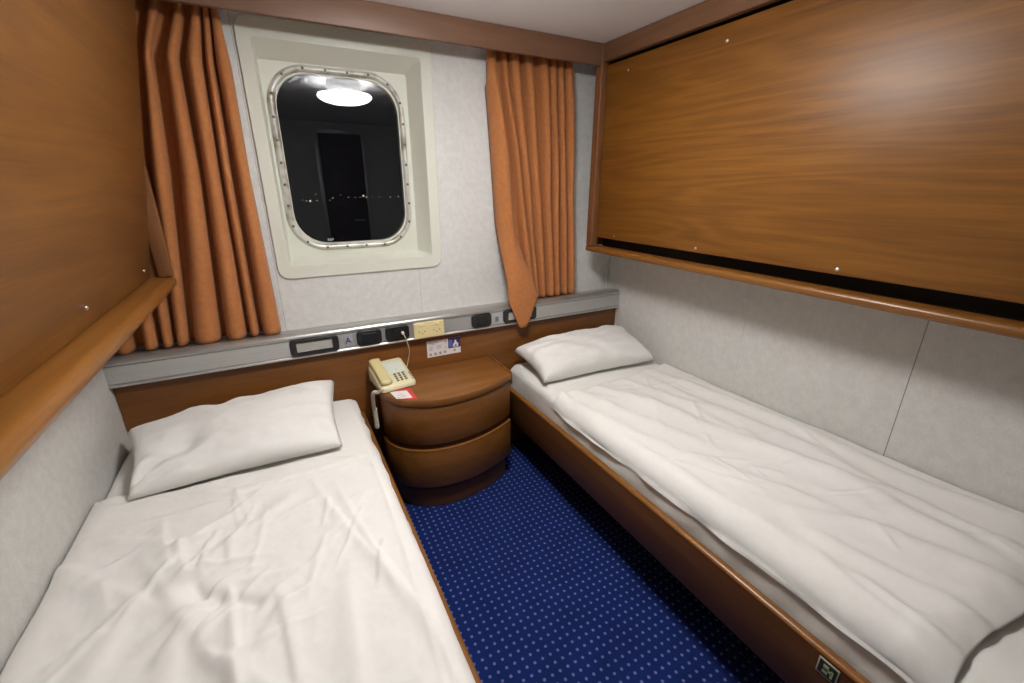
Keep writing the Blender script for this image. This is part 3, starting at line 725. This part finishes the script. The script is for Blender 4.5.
def pillow(name, c, T, label, seed, puck=0, bulge=1.0, n=56):
    """c: the four corners FL, FR, BR, BL of the pillow's middle sheet."""
    FL, FR, BR_, BL_ = [Vector(p) for p in c]
    nrm = (FR - FL).cross(BL_ - FL).normalized()
    def mid(u, v):
        return FL * (1 - u) * (1 - v) + FR * u * (1 - v) + BR_ * u * v + BL_ * (1 - u) * v
    cen = mid(.5, .5)
    top, bot = [], []
    for j in range(n + 1):
        for i in range(n + 1):
            u, v = i / n, j / n; a, b = 2 * u - 1, 2 * v - 1
            p = mid(u, v)
            # sides draw in between the pointed corners
            pin = .016
            p = p + (FR - FL).normalized() * (-pin * a * (1 - b * b) ** 1.5 * abs(a)) + (BL_ - FL).normalized() * (-pin * .9 * b * (1 - a * a) ** 1.5 * abs(b))
            prof = ((1 - a * a) * (1 - b * b)); h = T * (prof ** .32)
            ang_ = math.atan2(b, a); rad = min(1, math.hypot(a, b))
            wr = .0065 * rad ** 2 * math.sin(ang_ * 9 + seed + 2.2 * math.sin(3 * ang_ + seed)) * min(1, prof * 6)
            wr += .0055 * fbm(u * 1.2 + seed, v * .8, 5, 4, seed) * min(1, prof * 5) + .0022 * fbm(u * .8 + seed, v, 14, 3, seed + 2) * min(1, prof * 5) + .0028 * math.sin(16 * (u * .6 + v) + 3 * math.sin(5 * u + seed)) * min(1, prof * 3)
            dq = math.hypot(u * 1.3, v); wr += puck * .018 * math.sin(math.atan2(v, u + .02) * 11) * math.exp(-(dq / .30) ** 2) * min(1, prof * 8) - puck * .042 * math.exp(-((u - .24) / .09) ** 2 - ((v - .38) / .16) ** 2)
            top.append(p + nrm * (h * bulge + wr))
            lowk = .30
            bot.append(p - nrm * (h * lowk))
    mb = MB(); m_ = n + 1
    mb.add([tuple(p) for p in top], [(j * m_ + i, j * m_ + i + 1, (j + 1) * m_ + i + 1, (j + 1) * m_ + i) for j in range(n) for i in range(n)])
    mb.add([tuple(p) for p in bot], [(j * m_ + i, (j + 1) * m_ + i, (j + 1) * m_ + i + 1, j * m_ + i + 1) for j in range(n) for i in range(n)])
    zmin = min(v[2] for v in mb.v)
    o = obj(name, mb, 'pillow', org=(cen.x, cen.y, zmin), angle=180)
    bm = bmesh.new(); bm.from_mesh(o.data); bmesh.ops.remove_doubles(bm, verts=bm.verts[:], dist=.0006); bmesh.ops.recalc_face_normals(bm, faces=bm.faces[:]); bm.to_mesh(o.data); bm.free(); o.data.shade_smooth()
    return prop(o, label, 'pillow', 'white pillows on the beds')
pillow('pillow', [(.100, -.450, .7245), (.690, -.440, .7205), (.722, -.030, .795), (.035, -.085, .772)], .080, 'plump white pillow on the left bed under the reading light', 1.0, 1)
pillow('pillow', [(1.585, -.335, .724), (2.232, -.375, .730), (2.285, -.030, .795), (1.590, -.035, .780)], .098, 'white pillow on the right bed against the wall corner', 4.2)

# ------------------------------------------------------------------ curtains
def interp(levels, z, k):
    if z >= levels[0][0]: return levels[0][1][k]
    for (za, fa), (zb_, fb) in zip(levels, levels[1:]):
        if z >= zb_:
            t = (za - z) / (za - zb_)
            return (fa[k][0] + (fb[k][0] - fa[k][0]) * t, fa[k][1] + (fb[k][1] - fa[k][1]) * t)
    return levels[-1][1][k]
def curtain(levels, label, flap=False, seed=0):
    NZ, per, gap = 70, 12, 4
    nf = len(levels[0][1]); zt, zb_ = 2.165, 1.0160
    cols = []
    rows = []
    for j in range(NZ + 1):
        tz = j / NZ; row = []
        for k in range(nf):
            for q in range(per + 1):
                t = q / per; zend = zb_
                front = 0
                if flap and k == 0:
                    tip = .893
                    if t < .36: zend = 1.040 + (tip - 1.040) * (t / .36)
                    elif t < .62: zend = tip + .004 * (t - .36) / .26
                    else: zend = tip + .004 + (1.035 - tip) * ((t - .62) / .38)
                z = zt + (zend - zt) * tz
                a, b = interp(levels, max(z, zb_), k)
                if not (flap and k == 0): a, b = a - .05 * (b - a), b + .05 * (b - a)
                wdt = b - a
                A = min(.082, .040 + .60 * wdt)
                ybk = .116
                x = a + wdt * (t - .50 * t * (1 - t) * (1 - 2 * t) * 1.6 + .11 * (1 - 2 * t)) if not (flap and k == 0) else a + wdt * t
                prof = max(0.0, math.sin(math.pi * t)) ** .55
                y = ybk - A * prof - .004 * math.sin(z * 9 + k * 2 + seed) * prof
                if z > 2.0: y = ybk - .02 - (A - .02) * prof * (1 - .45 * (z - 2.0) / .142)
                if flap and k == 0:
                    s_ = min(1, max(0, (1.42 - z) / .36)); s_ = s_ * s_ * (3 - 2 * s_)
                    yf = -.020 - .010 * math.sin(math.pi * t)
                    y = y * (1 - s_) + yf * s_
                row.append((x, y, z))
            if k < nf - 1:
                a, b = interp(levels, max(z, zb_), k); a2, b2 = interp(levels, max(z, zb_), k + 1)
                z = zt + (zb_ - zt) * tz
                a, b = interp(levels, z, k); a2, b2 = interp(levels, z, k + 1)
                for q in range(1, gap):
                    t = q / gap; row.append((b + (a2 - b) * t, .117 + .003 * math.sin(math.pi * t), z))
        rows.append(row)
    n = len(rows[0]); mb = MB()
    mb.add([p for r_ in rows for p in r_], [(j * n + i, j * n + i + 1, (j + 1) * n + i + 1, (j + 1) * n + i) for j in range(NZ) for i in range(n - 1)])
    cx = (levels[-1][1][0][0] + levels[-1][1][-1][1]) / 2
    o = obj('curtain', mb, 'curtain', org=(cx, .08, 1.0), angle=180, fix=False)
    md = o.modifiers.new('cloth', 'SOLIDIFY'); md.thickness = .0018; md.offset = 0
    return prop(o, label, 'curtain', 'orange curtains beside the window')
curtain([(2.142, [(.14, .20), (.22, .27), (.29, .335), (.372, .402), (.440, .460), (.484, .503), (.509, .525), (.529, .548)]),
         (1.97, [(.13, .18), (.20, .25), (.262, .300), (.318, .345), (.373, .416), (.428, .478), (.485, .511), (.513, .560)]),
         (1.62, [(.08, .13), (.155, .20), (.21, .25), (.263, .316), (.339, .403), (.409, .461), (.465, .495), (.508, .554)]),
         (1.00, [(.026, .082), (.105, .152), (.161, .197), (.203, .243), (.252, .354), (.361, .439), (.445, .480), (.487, .563)])],
        'orange pleated curtain on the left of the window, partly behind the tilted berth')
curtain([(2.142, [(1.522, 1.560), (1.588, 1.612), (1.630, 1.675), (1.700, 1.745), (1.778, 1.828), (1.838, 1.874), (1.880, 1.915), (1.922, 1.964)]),
         (2.00, [(1.521, 1.569), (1.593, 1.621), (1.632, 1.683), (1.704, 1.750), (1.780, 1.830), (1.836, 1.875), (1.880, 1.915), (1.920, 1.968)]),
         (1.73, [(1.541, 1.630), (1.640, 1.672), (1.680, 1.718), (1.735, 1.778), (1.800, 1.848), (1.856, 1.894), (1.902, 1.938), (1.944, 1.988)]),
         (1.33, [(1.566, 1.662), (1.690, 1.730), (1.736, 1.764), (1.772, 1.812), (1.828, 1.872), (1.880, 1.915), (1.928, 1.962), (1.968, 2.010)]),
         (1.04, [(1.566, 1.733), (1.722, 1.768), (1.774, 1.798), (1.804, 1.843), (1.848, 1.892), (1.896, 1.932), (1.949, 1.983), (1.988, 2.028)])],
        'orange pleated curtain on the right of the window, its tip hanging over the rail', True, 2)

# ------------------------------------------------------------------ folding upper berths
def bolt(p, nrm, parent):
    mb = MB().lathe(0, 0, [(.0001, .0035), (.0025, .0033), (.0048, .0018), (.0055, 0)], 12)
    mb.xform(Matrix.Translation(p) @ Vector((0, 0, 1)).rotation_difference(Vector(nrm)).to_matrix().to_4x4())
    return obj('bolt', K(mb), 'steel', parent)
YE = -2.16
KB, EYE = 1.055, Vector((.5989, -1.8805, 1.5827))
def K(mb):      # berth survey taken at a nominal depth of 0.34 m, brought to its measured depth
    out = []
    for v in mb.v:
        p = EYE + (Vector(v) - EYE) * KB
        out.append((min(max(p.x, .002), W - .002), p.y, min(p.z, H - .001)))
    mb.v = out; return mb
rb = thing('folding_berth', (2.17, -1.1, 1.255), 'closed wooden upper berth above the right bed', 'berth', 'folding upper berths')
pr = [(W - .002, 1.272), (1.972, 1.272)]
for k in range(9):
    a = math.radians(250 - 17.5 * k); pr.append((1.9715 + .0125 * math.cos(a) * .9, 1.2855 + .0140 * math.sin(a)))
pr += [(1.985, 1.300), (2.02, 1.300), (2.02, 1.290), (W - .002, 1.290)]
obj('bottom_rail', K(MB().extrude_y(pr, YE, -.100)), 'wood_edge', rb, angle=40)
po = MB().box(1.962, W - .002, -.1145, -.100, 1.300, H - .001, .002); po.box(1.958, 1.9985, -.146, -.118, 1.300, H - .001, .005, 3)
obj('end_post', K(po), 'wood_z', rb)
obj('end_board', K(MB().box(1.972, W - .002, YE, YE + .02, 1.300, 2.08)), 'wood_z', rb, smooth=False)
pn = obj('berth_panel', K(MB().box(1.985, 2.010, YE + .022, -.149, 1.343, 2.070, .003)), 'wood_y', rb)
for (y, z) in ((-.748, 2.020), (-.287, 2.026), (-1.227, 1.356), (-.276, 1.351), (-.738, 1.349)):
    bolt((1.985, y, max(z, 1.358)), (-1, 0, 0), pn)
obj('berth_gap_shade', MB().box(2.13, W - .003, -2.14, -.022, 1.2752, 2.16), 'dark', rb, smooth=False)  # near-black filler block added so the gaps around the panel look shaded

lb = thing('folding_berth', (.13, -1.1, 1.246), 'upper berth above the left bed, its wooden panel tilted outwards', 'berth', 'folding upper berths')
pr = [(.002, 1.263), (.268, 1.263)]
for k in range(10):
    a = math.radians(-70 + 18 * k); pr.append((.2680 + .0185 * math.cos(a), 1.2825 + .0195 * math.sin(a)))
pr += [(.240, 1.3035), (.205, 1.3035), (.205, 1.285), (.002, 1.285)]
obj('bottom_rail', K(MB().extrude_y(pr, YE, -.100)), 'wood_edge', lb, angle=40)
po = MB().box(.002, .284, -.1145, -.100, 1.3035, H - .001, .002); po.box(.246, .288, -.128, -.113, 1.3035, H - .001, .004, 3)
obj('end_post', K(po), 'wood_z', lb)
obj('end_board', K(MB().box(.002, .22, YE, YE + .02, 1.3035, 2.10)), 'wood_z', lb, smooth=False)
tilt = math.atan(.178)
mb = MB().box(-.022, 0, YE + .022, -.131, 0, .855, .003)
mb.xform(Matrix.Translation((.2285, 0, 1.306)) @ Matrix.Rotation(tilt, 4, 'Y'))
pn = obj('berth_panel', K(mb), 'wood_y2', lb)
for (y, z) in ((-.718, 1.347), (-.218, 1.341)):
    bolt((.2285 + (z - 1.306) * .178, y, z), (math.cos(tilt), 0, -math.sin(tilt)), pn)

# ------------------------------------------------------------------ world, camera, colour
wld = bpy.data.worlds.new('night'); SC.world = wld; wld.use_nodes = True
wld.node_tree.nodes['Background'].inputs['Color'].default_value = (.02, .03, .05, 1); wld.node_tree.nodes['Background'].inputs['Strength'].default_value = .03
cam = bpy.data.cameras.new('camera'); co = bpy.data.objects.new('camera', cam); COL.objects.link(co)
co.location = (.5989, -1.8805, 1.5827 - Z0); co.rotation_euler = (1.2260, .0003, -.4878)
cam.sensor_fit = 'HORIZONTAL'; cam.sensor_width = 36; cam.lens = 435.8357 / 1024 * 36; cam.clip_start = .02; cam.clip_end = 500
SC.camera = co
vs = SC.view_settings
vs.view_transform = 'Standard'; vs.look = 'None'; vs.gamma = 1; vs.use_curve_mapping = False; vs.exposure = 1.36
